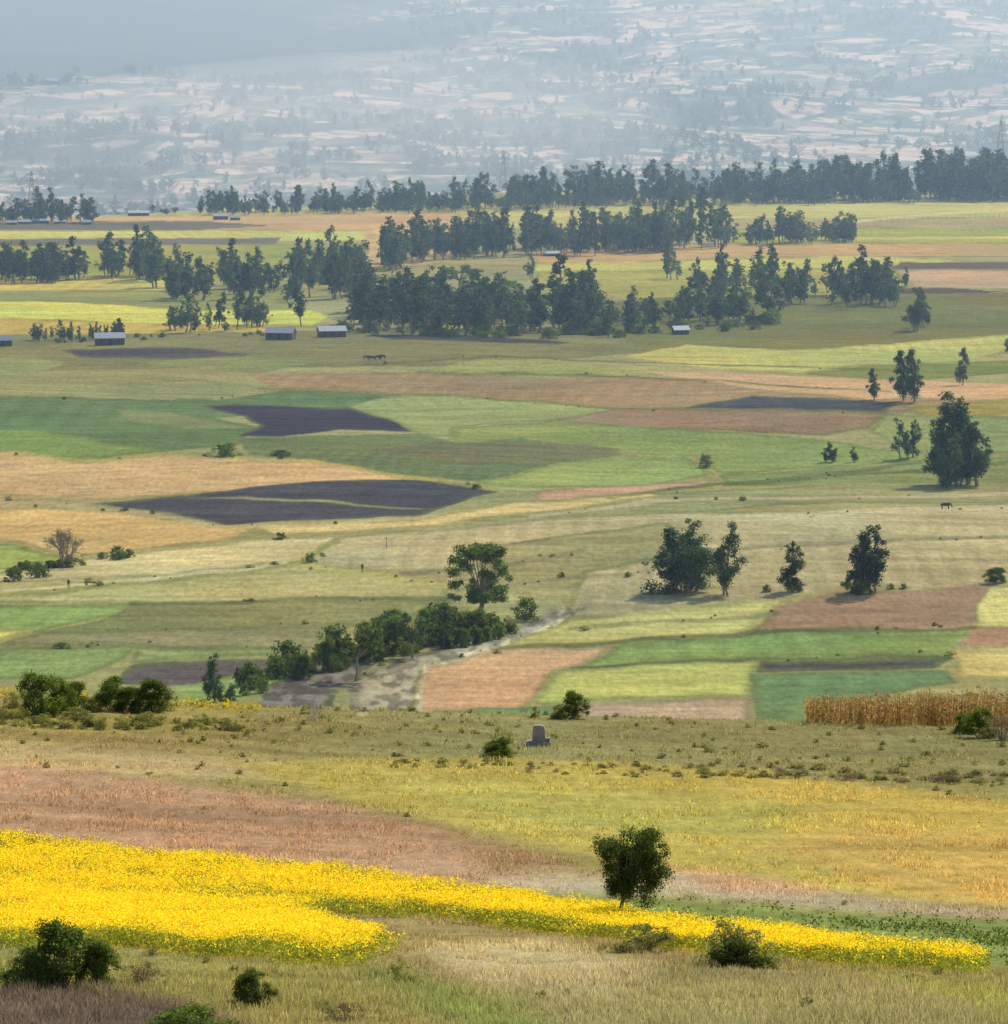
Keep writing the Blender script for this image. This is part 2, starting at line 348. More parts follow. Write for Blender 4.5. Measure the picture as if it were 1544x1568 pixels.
# ------------------------------------------------------------------ materials
def new_mat(name):
    m=bpy.data.materials.new(name); m.use_nodes=True; t=m.node_tree; t.nodes.clear()
    o=t.nodes.new('ShaderNodeOutputMaterial'); return m,t,o
def leaf_mat(name,c1,c2,trans=.35):
    m,t,o=new_mat(name); N=t.nodes.new; L=t.links.new
    g=N('ShaderNodeNewGeometry'); oi=N('ShaderNodeObjectInfo')
    mx=N('ShaderNodeMix'); mx.data_type='RGBA'; mx.inputs[6].default_value=(*c1,1); mx.inputs[7].default_value=(*c2,1)
    L(g.outputs['Random Per Island'],mx.inputs[0])
    mr=N('ShaderNodeMapRange'); mr.inputs[3].default_value=.65; mr.inputs[4].default_value=1.4; L(oi.outputs['Random'],mr.inputs[0])
    vm=N('ShaderNodeVectorMath'); vm.operation='SCALE'; L(mx.outputs[2],vm.inputs[0]); L(mr.outputs[0],vm.inputs['Scale'])
    d=N('ShaderNodeBsdfDiffuse')
    tr=N('ShaderNodeBsdfTranslucent'); ms=N('ShaderNodeMixShader'); ms.inputs[0].default_value=trans
    v2=N('ShaderNodeVectorMath'); v2.operation='MULTIPLY'; v2.inputs[1].default_value=(1.6,1.8,.9); L(vm.outputs[0],v2.inputs[0])
    L(vm.outputs[0],d.inputs['Color']); L(v2.outputs[0],tr.inputs[0]); L(d.outputs[0],ms.inputs[1]); L(tr.outputs[0],ms.inputs[2]); L(ms.outputs[0],o.inputs[0])
    return m
def noise_mat(name,c1,c2,scale,rough=.9,bump=.2,metal=0):
    m,t,o=new_mat(name);N=t.nodes.new;L=t.links.new
    tc=N('ShaderNodeTexCoord'); n=N('ShaderNodeTexNoise'); n.inputs['Scale'].default_value=scale; n.inputs['Detail'].default_value=5; L(tc.outputs['Object'],n.inputs[0])
    mx=N('ShaderNodeMix'); mx.data_type='RGBA'; mx.inputs[6].default_value=(*c1,1); mx.inputs[7].default_value=(*c2,1); L(n.outputs[0],mx.inputs[0])
    d=N('ShaderNodeBsdfPrincipled'); d.inputs['Roughness'].default_value=rough; d.inputs['Metallic'].default_value=metal
    b=N('ShaderNodeBump'); b.inputs['Strength'].default_value=bump; L(n.outputs[0],b.inputs['Height']); L(b.outputs[0],d.inputs['Normal'])
    L(mx.outputs[2],d.inputs['Base Color']); L(d.outputs[0],o.inputs[0]); return m
M_euc=leaf_mat('eucalyptus_leaves',(.028,.050,.034),(.085,.115,.06),.38)
M_broad=leaf_mat('tree_leaves',(.05,.08,.028),(.13,.16,.05),.45)
M_bush=leaf_mat('bush_leaves',(.05,.075,.024),(.14,.165,.045),.45)
M_olive=leaf_mat('olive_leaves',(.15,.14,.06),(.27,.245,.10),.45)
M_dry=leaf_mat('dry_leaves',(.13,.09,.065),(.25,.18,.12),.35)
M_bark=noise_mat('bark',(.14,.12,.09),(.30,.26,.21),3)
M_corn=leaf_mat('dry_maize',(.17,.085,.045),(.44,.29,.16),.4)
M_yel=leaf_mat('yellow_petals',(.70,.45,.014),(.86,.62,.04),.3)
M_stem=leaf_mat('green_stems',(.13,.14,.03),(.28,.26,.05),.45)
m,t,o=new_mat('grass_blades');N=t.nodes.new;L=t.links.new
at=N('ShaderNodeAttribute');at.attribute_name='tint'; g=N('ShaderNodeNewGeometry')
mr=N('ShaderNodeMapRange');mr.inputs[3].default_value=.7;mr.inputs[4].default_value=1.35;L(g.outputs['Random Per Island'],mr.inputs[0])
vm=N('ShaderNodeVectorMath');vm.operation='SCALE';L(at.outputs['Color'],vm.inputs[0]);L(mr.outputs[0],vm.inputs['Scale'])
d=N('ShaderNodeBsdfDiffuse');tr=N('ShaderNodeBsdfTranslucent');ms=N('ShaderNodeMixShader');ms.inputs[0].default_value=.5
L(vm.outputs[0],d.inputs[0]);L(vm.outputs[0],tr.inputs[0]);L(d.outputs[0],ms.inputs[1]);L(tr.outputs[0],ms.inputs[2]);L(ms.outputs[0],o.inputs[0]); M_grass=m
m,t,o=new_mat('farmland_ground');N=t.nodes.new;L=t.links.new
at=N('ShaderNodeAttribute');at.attribute_name='tint'; g=N('ShaderNodeNewGeometry')
def nz(scale,vec,det=4):
    mp=N('ShaderNodeMapping');mp.inputs['Scale'].default_value=vec;L(g.outputs['Position'],mp.inputs[0])
    n=N('ShaderNodeTexNoise');n.inputs['Scale'].default_value=scale;n.inputs['Detail'].default_value=det;n.inputs['Roughness'].default_value=.65;L(mp.outputs[0],n.inputs[0]);return n
def rng_(n,a,b):
    r=N('ShaderNodeMapRange');r.inputs[1].default_value=.3;r.inputs[2].default_value=.7;r.inputs[3].default_value=a;r.inputs[4].default_value=b;L(n.outputs[0],r.inputs[0]);return r
def mul(a,b):
    q=N('ShaderNodeMath');q.operation='MULTIPLY';L(a.outputs[0],q.inputs[0]);L(b.outputs[0],q.inputs[1]);return q
n1=rng_(nz(.12,(1,1,0),6),.83,1.17); n2=rng_(nz(.35,(.3,1,0),5),.86,1.14); n3f=nz(2.2,(1,1,0),6); n3=rng_(n3f,.74,1.26); n4=rng_(nz(.9,(1,.22,0),4),.78,1.22)
a2=mul(mul(n1,n2),mul(n3,n4))
vm=N('ShaderNodeVectorMath');vm.operation='SCALE';L(at.outputs['Color'],vm.inputs[0]);L(a2.outputs[0],vm.inputs['Scale'])
d=N('ShaderNodeBsdfDiffuse');d.inputs['Roughness'].default_value=.5
b=N('ShaderNodeBump');b.inputs['Strength'].default_value=.3;b.inputs['Distance'].default_value=.12;L(n3f.outputs[0],b.inputs['Height']);L(b.outputs[0],d.inputs['Normal'])
L(vm.outputs[0],d.inputs[0]);L(d.outputs[0],o.inputs[0]); M_ground=m
# ------------------------------------------------------------------ ground sheet
ca=np.concatenate([np.linspace(-.36,-.118,70,endpoint=False),np.linspace(-.118,.118,820),np.linspace(.118,.36,71)[1:]])
rows=list(np.arange(10,140,4.))+list(np.arange(140,450,.5))+list(np.arange(450,690,4.))
y=690.
while y<2950: rows.append(y); y+=y*y/481000.*1.0
rows+=list(np.arange(y,4600,30.))+list(np.arange(4600,8400,10.))+list(np.arange(8400,14000,120.))
rows=np.array(rows); A,Y=np.meshgrid(ca,rows); X=A*(Y+10)
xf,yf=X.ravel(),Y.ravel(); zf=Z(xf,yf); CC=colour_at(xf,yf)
nr,nc=A.shape; idx=np.arange(nr*nc).reshape(nr,nc)
Q=np.stack([idx[:-1,:-1],idx[:-1,1:],idx[1:,1:],idx[1:,:-1]],-1).reshape(-1,4)
obj('farmland_ground',mk_mesh('farmland_ground',np.stack([xf,yf,zf],1),Q,[M_ground],col=CC,smooth=True))
# ------------------------------------------------------------------ tree meshes (unit height 10)
def tree_mesh(name,kind,seed,nl,ls,mat):
    r=np.random.default_rng(seed); parts=[]; C=[];R=[]
    if kind=='euc':
        nst=1 if r.uniform()<.6 else 2
        for st_ in range(nst):
            ht=1 if st_==0 else r.uniform(.6,.85); off=r.normal(0,.9,2)*(st_>0)
            lean=r.normal(0,.5,2); zz=np.linspace(0,9.5*ht,7); path=np.stack([off[0]+lean[0]*zz/9+.16*np.sin(zz+seed),off[1]+lean[1]*zz/9+.16*np.cos(zz*1.3+seed),zz],1)
            parts.append((*tube(path,np.linspace(.16,.03,7),5),0)); n=int(r.integers(18,30)*ht); base=r.uniform(.14,.34); full=r.uniform(.75,1.4); pk=r.uniform(.55,1.2)
            for i in range(n):
                tt=base+(1-base)*(i+r.uniform(0,1))/n; q0=(tt-base)/(1-base); pw=full*1.55*(.35+.9*math.sin(math.pi*min(1,q0**pk*.85+.08)))*(1-.45*q0*q0)*r.uniform(.4,1.25); an=r.uniform(0,6.28); ro=pw*r.uniform(.25,1)
                zc=tt*9.55*ht; k=np.array([np.interp(zc,zz,path[:,0]),np.interp(zc,zz,path[:,1])]); c=np.array([k[0]+ro*math.cos(an),k[1]+ro*math.sin(an),zc])
                C.append(c);q=r.uniform(.28,.85)*(1.1-.35*q0);R.append((q,q,q*r.uniform(.8,1.5)))
                if i%2==0:
                    z0=max(1.0,c[2]-1.2-ro*.5); parts.append((*tube([[np.interp(z0,zz,path[:,0]),np.interp(z0,zz,path[:,1]),z0],c],[.07,.02],4),0))
    elif kind in('broad','full'):
        full=kind=='full'; ox=1.15 if full else 0
        path=[[0,0,0],[.15,0,1.5],[.2+ox*.2,.1,3],[.2+ox*.6,0,5],[.1+ox,0,7.5]]; parts.append((*tube(path,[.22,.17,.14,.1,.04],8),0))
        for i in range(90 if full else 44):
            an=r.uniform(0,6.28); sp=r.uniform(-.95,1); ph=math.asin(sp); q=r.uniform(.35 if full else .45,1); cr=math.cos(ph)**(.6 if full else 1)
            c=np.array([(2.85 if full else 2.75)*q*cr*math.cos(an)+ox,2.75*q*cr*math.sin(an),(5.95 if full else 5.75)+3.6*q*sp])
            C.append(c);k=r.uniform(.5,1.0) if full else r.uniform(.4,.9);R.append((k,k,k*.95)); z0=r.uniform(2.0,5)
            if i%2==0 or not full: parts.append((*tube([[.15+ox*.2,0,z0],c*[.5,.5,.5]+np.array([ox*.2,0,z0*.5+.2]),c],[.06,.035,.012],4),0))
    elif kind=='spread':
        path=[[0,0,0],[-.2,0,1.0],[.1,.1,2.2],[.3,0,4.2],[.1,0,7]]; parts.append((*tube(path,[.34,.27,.20,.14,.05],8),0))
        for i in range(64):
            an=i*2.4+r.uniform(-.3,.3); q=r.uniform(.35,1.08); z=r.uniform(2.4,9.4); w=3.8*math.sqrt(max(.42 if z<5 else .12,1-((z-5.6)/4.3)**2))
            c=np.array([w*q*math.cos(an),w*q*math.sin(an),z]); C.append(c);k=r.uniform(.4,.9);R.append((k*1.1,k*1.1,k*.9)); z0=r.uniform(1.2,4)
            if i%3==0: parts.append((*tube([[.1,0,z0],c*.5+np.array([0,0,z0*.55]),c],[.10,.06,.02],4),0))
    elif kind=='acacia':
        path=[[0,0,0],[.5,0,2],[.3,0,4],[.8,0,5.5]]; parts.append((*tube(path,[.3,.24,.2,.15],7),0))
        for i in range(30):
            an=r.uniform(0,6.28); q=math.sqrt(r.uniform(.02,1)); c=np.array([.6+5*q*math.cos(an),5*q*math.sin(an),8.7-2.2*q*q+r.uniform(-.9,.5)]); C.append(c);k=r.uniform(.6,1.2);R.append((k,k,.5)); parts.append((*tube([[.4,0,4.6],c*[.6,.6,.6]+np.array([.2,0,2.2]),c],[.11,.07,.03],4),0))
    elif kind=='bush':
        for i in range(52):
            an=r.uniform(0,6.28); q=r.uniform(0,1)**.6; z=r.uniform(.6,8.8); w=5.4*math.sqrt(max(.08,1-(z/9.6)**2)); c=np.array([w*q*math.cos(an),w*q*math.sin(an),z]); C.append(c);k=r.uniform(.7,1.8);R.append((k,k,k*.9))
            if i%4==0: parts.append((*tube([[.2*math.cos(an),.2*math.sin(an),-.3],c],[.14,.04],4),0))
    elif kind=='bare':
        def br(p,d,L_,rad_,dep):
            q=p+d*L_; parts.append((*tube([p,(p+q)/2+r.normal(0,.05*L_,3),q],[rad_,rad_*.8,rad_*.6],4),0))
            if dep<=2: C.append(q); R.append((.45,.45,.4))
            if dep==0: return
            for _ in range(3):
                nd=d+r.normal(0,.5,3); nd[2]+=.14; nd/=np.linalg.norm(nd); br(q,nd,L_*r.uniform(.6,.8),rad_*.62,dep-1)
        for _ in range(6):
            d0=np.array([r.normal(0,.6),r.normal(0,.6),1]); d0/=np.linalg.norm(d0); br(np.array([0,0,.6]),d0,2.4,.18,5)
        parts.append((*tube([[0,0,-.3],[0,0,.8]],[.3,.24],6),0))
    C=np.array(C);R=np.array(R)
    w_=R[:,0]**2; ii=r.choice(len(C),nl,p=w_/w_.sum()); dr=r.normal(size=(nl,3)); dr/=np.linalg.norm(dr,axis=1)[:,None]
    rr=(r.uniform(0,1,nl)**.5*r.uniform(.8,1.3,nl))[:,None]; pos=C[ii]+dr*rr*R[ii]; pos[:,2]=np.maximum(pos[:,2],.05)
    V,Fs=leafquads(pos,dr*.8,ls,r); parts.append((V,Fs,1)); V,Fs,M=join(parts)
    return mk_mesh(name,V,Fs,[M_bark,mat],M)
EUC=[tree_mesh('eucalyptus_mesh%d'%i,'euc',i+3,1150,.23,M_euc) for i in range(16)]
EUCH=[tree_mesh('eucalyptus_fine%d'%i,'euc',i+40,4800,.14,M_euc) for i in range(5)]
ROUND=[tree_mesh('round_mesh%d'%i,'broad',i+60,1300,.25,M_euc) for i in range(4)]
LOW=[tree_mesh('far_tree%d'%i,'broad' if i%2 else 'euc',i+80,170,.6,M_euc) for i in range(5)]
BUSH=[tree_mesh('bush_mesh%d'%i,'bush',i+100,1000,.5,M_bush) for i in range(4)]
BUSHH=[tree_mesh('bush_fine%d'%i,'bush',i+120,11000,.20,M_bush) for i in range(4)]
BOL=[tree_mesh('olive_bush%d'%i,'bush',i+140,3200,.26,M_olive) for i in range(2)]
BDRY=[tree_mesh('dry_bush%d'%i,'bush',i+150,2600,.2,M_dry) for i in range(2)]
ACA=[tree_mesh('acacia_mesh%d'%i,'acacia',i+160,3200,.26,M_broad) for i in range(2)]
HERO=tree_mesh('field_tree_mesh','full',211,30000,.09,M_broad)
SPR=tree_mesh('spreading_tree_mesh','spread',223,13000,.15,M_broad)
BARE=tree_mesh('sparse_tree_mesh','bare',231,1500,.11,M_dry)
R0=np.random.default_rng(7)
def empty(name):
    e=bpy.data.objects.new(name,None); sc.collection.objects.link(e); return e
def put(name,me,u,v,hpx,wf=1.0,parent=None,rz=None,sink=.15):
    x,y=g1(u,v); h=hpx/FPX*y/10
    return obj(name,me,(x,y,float(Z(x,y))-sink*h),parent,R0.uniform(0,6.28) if rz is None else rz,(h*wf,h*wf,h))
def row(name,meshes,pts,n,hmin,hmax,jit=4,wf=1.0):
    e=empty(name); P=np.array(pts,float); us=R0.uniform(P[0,0],P[-1,0],n)
    vs=np.interp(us,P[:,0],P[:,1])+R0.uniform(-jit,jit,n); hs=np.interp(us,P[:,0],P[:,2])*R0.uniform(hmin,hmax,n)*R0.choice([.75,1,1,1.12],n)
    x,y=ground_pt(us,vs); z=Z(x,y)
    for i in range(n):
        h=hs[i]/FPX*y[i]/10; w=h*wf*R0.uniform(.75,1.35)
        obj('tree',meshes[int(R0.integers(len(meshes)))],(x[i],y[i],z[i]-.1*h),e,R0.uniform(0,6.28),(w,w,h))
    return e
T='eucalyptus_tree'
row('eucalyptus_belt',EUC+ROUND[:1],[(300,326,36),(450,325,36),(600,322,40),(740,318,46),(860,314,52),(960,312,54),(1100,309,54),(1200,308,56),(1300,307,64),(1420,305,76),(1544,304,80),(1900,300,80)],480,.45,1.1,4,1.25)
row('eucalyptus_belt',EUC,[(-300,340,48),(-60,340,42),(20,340,42),(70,340,48),(138,340,52)],95,.5,1.05,3,1.3)
row('scrub_belt',ROUND,[(225,328,14),(420,326,18),(700,322,24),(1000,314,24),(1544,308,24),(1900,304,24)],190,.6,1.1,4,1.6)
row('eucalyptus_grove',EUC,[(-250,432,56),(0,430,54),(60,430,56),(135,428,60)],80,.5,1.1,4,1.25)
row('eucalyptus_grove',EUC,[(165,425,66),(225,425,84),(255,428,62)],22,.5,1.05,4,1.2)
row('eucalyptus_grove',EUC+ROUND[:1],[(262,450,64),(330,448,76),(415,445,62)],36,.4,1.05,12,1.2)
row('eucalyptus_grove',EUC+ROUND[:2],[(435,445,74),(500,440,78),(560,430,80)],38,.4,1.05,22,1.2)
row('eucalyptus_grove',EUC,[(588,412,68),(650,392,66)],22,.5,1.1,8,1.2)
row('eucalyptus_grove',EUC+ROUND[:1],[(665,392,60),(740,388,68),(850,386,64),(960,382,62),(1045,378,76),(1125,370,60)],140,.5,1.1,8,1.2)
row('eucalyptus_grove',EUC+ROUND[:1],[(1150,372,40),(1200,372,46),(1310,368,42)],42,.6,1.1,4,1.3)
row('eucalyptus_grove',EUC+ROUND[:2],[(535,490,74),(620,498,78),(720,500,88),(800,500,76),(880,500,92),(915,495,84)],118,.4,1.1,15,1.3)
row('eucalyptus_grove',ROUND+EUC,[(930,505,54),(1020,500,66),(1080,488,52),(1190,488,60)],44,.4,1.1,14,1.35)
row('eucalyptus_grove',EUC+ROUND[:1],[(1065,448,50),(1150,450,68),(1200,455,70),(1290,460,66),(1370,458,66)],66,.4,1.1,14,1.2)
row('eucalyptus_saplings',EUC,[(50,521,22),(110,521,26),(190,515,24)],30,.7,1.2,3,1.2)
row('eucalyptus_grove',EUC,[(258,504,52),(330,505,56),(400,500,52)],22,.5,1.15,5,1.1)
row('thorn_hedge',BUSH,[(520,508,14),(900,516,18),(1190,498,18)],60,.5,1.3,5,1.5)
row('thorn_hedge',BUSH,[(60,524,7),(420,512,8)],24,.5,1.2,3,1.4)
for u,v,h in[(225,430,88),(238,440,84),(540,424,66),(555,426,62),(1022,426,58),(1028,428,50),(815,426,38),(462,500,66),(1045,372,72),(648,402,66),(600,420,60)]:
    put(T,EUC[int(R0.integers(16))],u,v,h,1.3)
put('acacia_tree',ACA[0],702,452,50,1.4); put('acacia_tree',ACA[1],770,470,48,1.2); put('acacia_tree',ACA[1],820,505,36,1.1)
for u,v,h,wf in[(1405,506,72,1.4),(1415,500,58,1.2),(1385,614,80,1.3),(1402,616,84,1.3),(1340,612,50,1.3),(1475,590,60,1.1),(1378,704,66,1.1),(1398,700,60,1.1),(1388,440,34,1.1),(1543,540,24,1),
     (1440,742,128,1.3),(1462,744,146,1.4),(1482,742,120,1.3),(1452,748,90,1.5),(1450,742,136,1.4),(1506,726,62,1.3),(1472,746,80,1.5),(1275,708,32,1.7),(1308,708,26,1.5),(1265,708,24,1.5)]:
    put(T,EUCH[int(R0.integers(5))],u,v,h,wf)
put('round_leaf_tree',tree_mesh('round_leaf_tree_mesh','bush',301,10000,.19,M_euc),1048,908,98,1.15)
put(T,EUCH[0],1060,905,118,1.4); put(T,EUCH[1],1032,906,104,1.5)
put(T,EUCH[2],1108,910,114,1.1); put(T,EUCH[3],1212,906,80,1.5)
put(T,EUCH[1],1318,907,100,1.4); put(T,EUCH[0],1340,908,114,1.3); put('bush',BUSHH[0],1315,908,42,1.2)
put('bush',BUSHH[1],1525,893,26,1.5); put('bush',BUSHH[1],1214,906,22,1.4);put('bush',BUSH[1],1175,906,12,1.4)
put('spreading_tree',SPR,738,946,122,1.15,rz=.4)
for u,v,h,wf in[(805,950,40,1.1),(475,861,16,1.3),(860,884,9,1.3),(345,698,22,2.2),(430,698,10,3),(1080,716,22,1.1),(430,826,12,1.8),(20,890,22,1.4),(60,884,24,1.4),(180,850,16,1.4),(40,872,16,1.4),(156,856,12,1.6),(1365,902,10,1.4),(1384,902,9,1.4)]:
    put('bush',BUSH[int(R0.integers(4))],u,v,h,wf)
row('gully_bushes',BUSHH+BUSH+ROUND[:2]+BOL[:1],[(325,1078,56),(350,1070,46),(380,1055,38),(430,1040,44),(500,1018,52),(560,1004,58),(620,990,58),(680,985,52),(740,975,34),(790,968,28)],100,.3,1.1,13,.95)
put('acacia_tree',ACA[0],545,1043,78,1.05,rz=1.0)
put('spreading_tree',ROUND[2],632,1008,80,1.2); put(T,EUCH[2],330,1074,78,1.1);put('spreading_tree',ROUND[1],678,985,66,1.1)
put('sparse_tree',BARE,95,868,74,1.05)
row('verge_bushes',BUSH,[(0,880,14),(100,866,12),(200,850,12)],22,.5,1.3,5,1.4)
# sparse small scrub along the field margins
r=np.random.default_rng(41); e=empty('margin_scrub')
for c,wd,W in LW:
    for _ in range(3+len(W)):
        i=int(r.integers(len(W)-1)); t_=r.uniform(); x=W[i,0]*(1-t_)+W[i+1,0]*t_+r.normal(0,1.0); y=W[i,1]*(1-t_)+W[i+1,1]*t_+r.normal(0,3)
        if abs(x)<.125*y+20:
            h=.03+.08*r.uniform()**4; obj('scrub',(BUSH if r.uniform()<.5 else BOL)[int(r.integers(2))],(x,y,float(Z(x,y))),e,r.uniform(0,6),(h*r.uniform(1.4,3),h*1.4,h))
# ridge bushes
for u,v,h,wf,me in[(60,1096,76,.95,BUSHH[0]),(90,1092,58,1.0,BUSHH[3]),(112,1086,46,1.1,BUSHH[1]),(170,1088,60,1.0,BUSHH[2]),(235,1090,56,1.1,BUSHH[3]),(205,1090,42,1.5,BUSHH[1]),(250,1088,40,1.2,BOL[0]),(20,1084,26,1.5,BOL[1]),(140,1090,24,1.6,BOL[1]),
   (768,1156,48,.95,BOL[0]),(764,1158,30,1.7,BUSHH[2]),(878,1100,44,1.2,BUSHH[1]),(856,1101,26,1.0,BOL[1]),(820,1099,20,.9,BOL[1]),(1500,1130,50,1.1,BUSHH[3]),(1475,1124,34,1,BUSHH[1]),(1535,1134,42,1.6,BDRY[0])]:
    put('bush',me,u,v,h,wf)
row('ridge_scrub',BOL,[(-200,1100,16),(0,1108,16),(200,1110,18),(400,1114,11)],90,.4,1.1,9,1.9)
row('ridge_scrub',BOL+BDRY[:1],[(600,1166,7),(900,1180,8),(1200,1184,9),(1544,1196,10)],150,.4,1.2,9,2.2)
# foreground plants
put('field_tree',HERO,947,1420,170,1.12,rz=0.1)
for u,v,h,wf,me,nm in[(95,1514,110,1.2,BUSHH[1],'leafy_bush'),(48,1514,72,1.2,BUSHH[2],'leafy_bush'),(152,1514,84,.85,BUSHH[3],'leafy_bush'),(385,1542,66,1.15,BUSHH[0],'bush'),(218,1508,38,1.9,BDRY[0],'dry_bush'),
   (1112,1480,80,1.1,BOL[1],'olive_bush'),(1150,1482,64,1.3,BOL[0],'olive_bush'),(1130,1482,56,1.6,BUSHH[2],'bush'),(992,1458,48,1.9,BOL[0],'olive_bush'),(530,1564,32,1.9,BDRY[1],'dry_bush'),(612,1507,44,.95,BOL[0],'bush'),(290,1604,72,2.4,BUSHH[2],'bush'),(690,1566,12,2.6,BDRY[0],'dry_bush')]:
    put(nm,me,u,v,h,wf)
# ------------------------------------------------------------------ mountainside trees
r=np.random.default_rng(99); n=30000
yy=3900+4700*r.uniform(0,1,n); xx=r.uniform(-.14,.14,n)*yy
q=mtn_noise(xx,yy); q2=fbm(xx/45,yy/40,77,2); left=ss(6500,7300,yy+1.2*(-xx-350))*ss(0,-420,xx)
keep=(r.uniform(0,1,n)<(.03+.9*ss(.51,.60,q)*ss(.46,.60,q2)+.4*ss(.62,.72,q2)))&(left<.3)
xx,yy=xx[keep],yy[keep]; zz=Z(xx,yy); e=empty('mountainside_trees')
for i in range(len(xx)):
    h=r.uniform(.5,1.9); w=h*r.uniform(1.1,1.9)
    obj('far_tree',LOW[i%5],(xx[i],yy[i],zz[i]-.4),e,r.uniform(0,6.28),(w,w,h))
print('mountain trees',len(xx))
# ------------------------------------------------------------------ foreground grass
def blades(name,n,hfun,mask=None,ymin=150,ymax=452,seed=1,wid=.036):
    r=np.random.default_rng(seed); a=r.uniform(-.15,.15,n); t_=r.uniform(0,1,n); p=-.6
    y=(ymin**p+(ymax**p-ymin**p)*t_)**(1/p); x=a*y
    h=hfun(x,y,r)
    k=h>.02
    if mask is not None: k&=mask(x,y)
    x,y,h=x[k],y[k],h[k]; n=len(x); z=Z(x,y); c=colour_at(x,y)
    an=r.uniform(0,6.28,n); wd=wid*r.uniform(.6,1.4,n)*(y/260); lx=r.normal(0,.35,n)*h; ly=r.normal(0,.35,n)*h
    dx,dy=np.cos(an)*wd,np.sin(an)*wd
    V=np.stack([np.stack([x-dx,y-dy,z-.03],1),np.stack([x+dx,y+dy,z-.03],1),np.stack([x+lx,y+ly,z+h],1)],1).reshape(-1,3)
    tone=r.uniform(.8,1.25,n)[:,None]; warm=r.uniform(0,1,n)[:,None]
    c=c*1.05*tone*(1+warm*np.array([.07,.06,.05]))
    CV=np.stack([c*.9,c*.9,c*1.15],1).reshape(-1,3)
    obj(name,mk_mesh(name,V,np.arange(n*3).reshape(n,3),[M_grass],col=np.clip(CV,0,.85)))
def inW(W): return lambda x,y: inside_dist(W,x,y,False)[0]
def hgrass(x,y,r):
    n=fbm(x/3.2,y/7,201,3); n2=fbm(x/.9,y/1.6,207,2); base=.05+.32*ss(.45,.8,n)*r.uniform(.4,1,len(x))+.22*ss(.55,.75,n2)
    tall=ss(225,185,y)*.25; return base+tall*r.uniform(0,1,len(x))
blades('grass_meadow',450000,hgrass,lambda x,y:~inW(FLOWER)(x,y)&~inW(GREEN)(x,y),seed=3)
rt=np.random.default_rng(17); e=empty('grass_tussocks')
n=3000; yy=rt.uniform(165,436,n); xx=rt.uniform(-.14,.14,n)*yy; dens=.9*fbm(xx/6,yy/14,301,2)*ss(300,400,yy)+.22*ss(.5,.7,fbm(xx/9,yy/9,305))*(1-ss(240,300,yy))
k=(rt.uniform(0,1,n)<dens)&~inW(FLOWER)(xx,yy)&~inW(GREEN)(xx,yy)&~inW(PINK)(xx,yy)&~inW(GOLD)(xx,yy)
for x,y in zip(xx[k],yy[k]):
    h=rt.uniform(.02,.05); obj('tussock',BOL[int(rt.integers(2))] if rt.uniform()<.9 else BDRY[0],(x,y,float(Z(x,y))),e,rt.uniform(0,6),(h*rt.uniform(1,2.6),h*1.3,h))
# ------------------------------------------------------------------ flower crop
r=np.random.default_rng(5); n=95000
W=FLOWER; xx=r.uniform(-46,W[:,0].max()-.4,n*4); yy=r.uniform(W[:,1].min()-2,W[:,1].max()+2,n*4)
ins,dd=inside_dist(W,xx+(fbm(xx/2,yy/2,401)-.5)*2.4,yy+(fbm(xx/2,yy/3,402)-.5)*7*np.clip((W[:,0].max()-xx)/8,.2,1))
k=(ins&((dd>.6)|(r.uniform(0,1,len(xx))<.3+dd)))|((~ins)&(dd<.7)&(r.uniform(0,1,len(xx))<.08))
xx,yy,dd,ins=xx[k][:n],yy[k][:n],dd[k][:n],ins[k][:n]; n=len(xx); zz=Z(xx,yy)
hh=(.70+.42*fbm(xx/3,yy/5,411)+r.uniform(-.14,.14,n))*1.05*np.where(ins,1,.7)
print('flower plants',n)
base=np.stack([xx,yy,zz],1)
bl=ss(.30,.55,fbm(xx/3.5,yy/5,405))*(1-.65*ss(262,300,yy)); pos=[]
for j in range(4):
    kk=r.uniform(0,1,n)<.34+.66*bl; m_=int(kk.sum()); pos.append(base[kk]+np.stack([r.normal(0,.14,m_),r.normal(0,.14,m_),hh[kk]*r.uniform(.78,1.08,m_)],1))
pv=np.concatenate(pos); V1,F1=leafquads(pv,np.tile([0,-.3,.9],(len(pv),1)),.047,r,.9)
gp=[base+np.stack([r.normal(0,.12,n),r.normal(0,.12,n),hh*r.uniform(.1,.84,n)],1) for j in range(2)]
eg=dd<1.0
for j in range(7): gp.append(base[eg]+np.stack([r.normal(0,.12,eg.sum()),r.normal(0,.12,eg.sum()),hh[eg]*r.uniform(.05,.80,eg.sum())],1))
gp=np.concatenate(gp); V2,F2=leafquads(gp,np.tile([0,-.6,.3],(len(gp),1)),.085,r,.4)
V,Fs,M=join([(V1,F1,0),(V2,F2,1)]); obj('yellow_flower_crop',mk_mesh('yellow_flower_crop',V,Fs,[M_yel,M_stem],M))
P=[]
for a_,b_,n_ in((-60,30,260),(105,135,90),(262,400,420)):
    P.append(np.stack([r.uniform(a_,b_,n_),r.uniform(0,1,n_)],1))
P=np.concatenate(P); v=np.interp(P[:,0],[-60,30,270,400],[1056,1062,1076,1086])+P[:,1]*10; x,y=ground_pt(P[:,0],v); k=y<440; x,y=x[k],y[k]; z=Z(x,y); n=len(x)
V1,F1=leafquads(np.stack([x,y,z+r.uniform(.2,.8,n)],1),np.tile([0,-.5,.8],(n,1)),.10,r,.9)
obj('yellow_wildflowers',mk_mesh('yellow_wildflowers',V1,F1,[M_yel]))
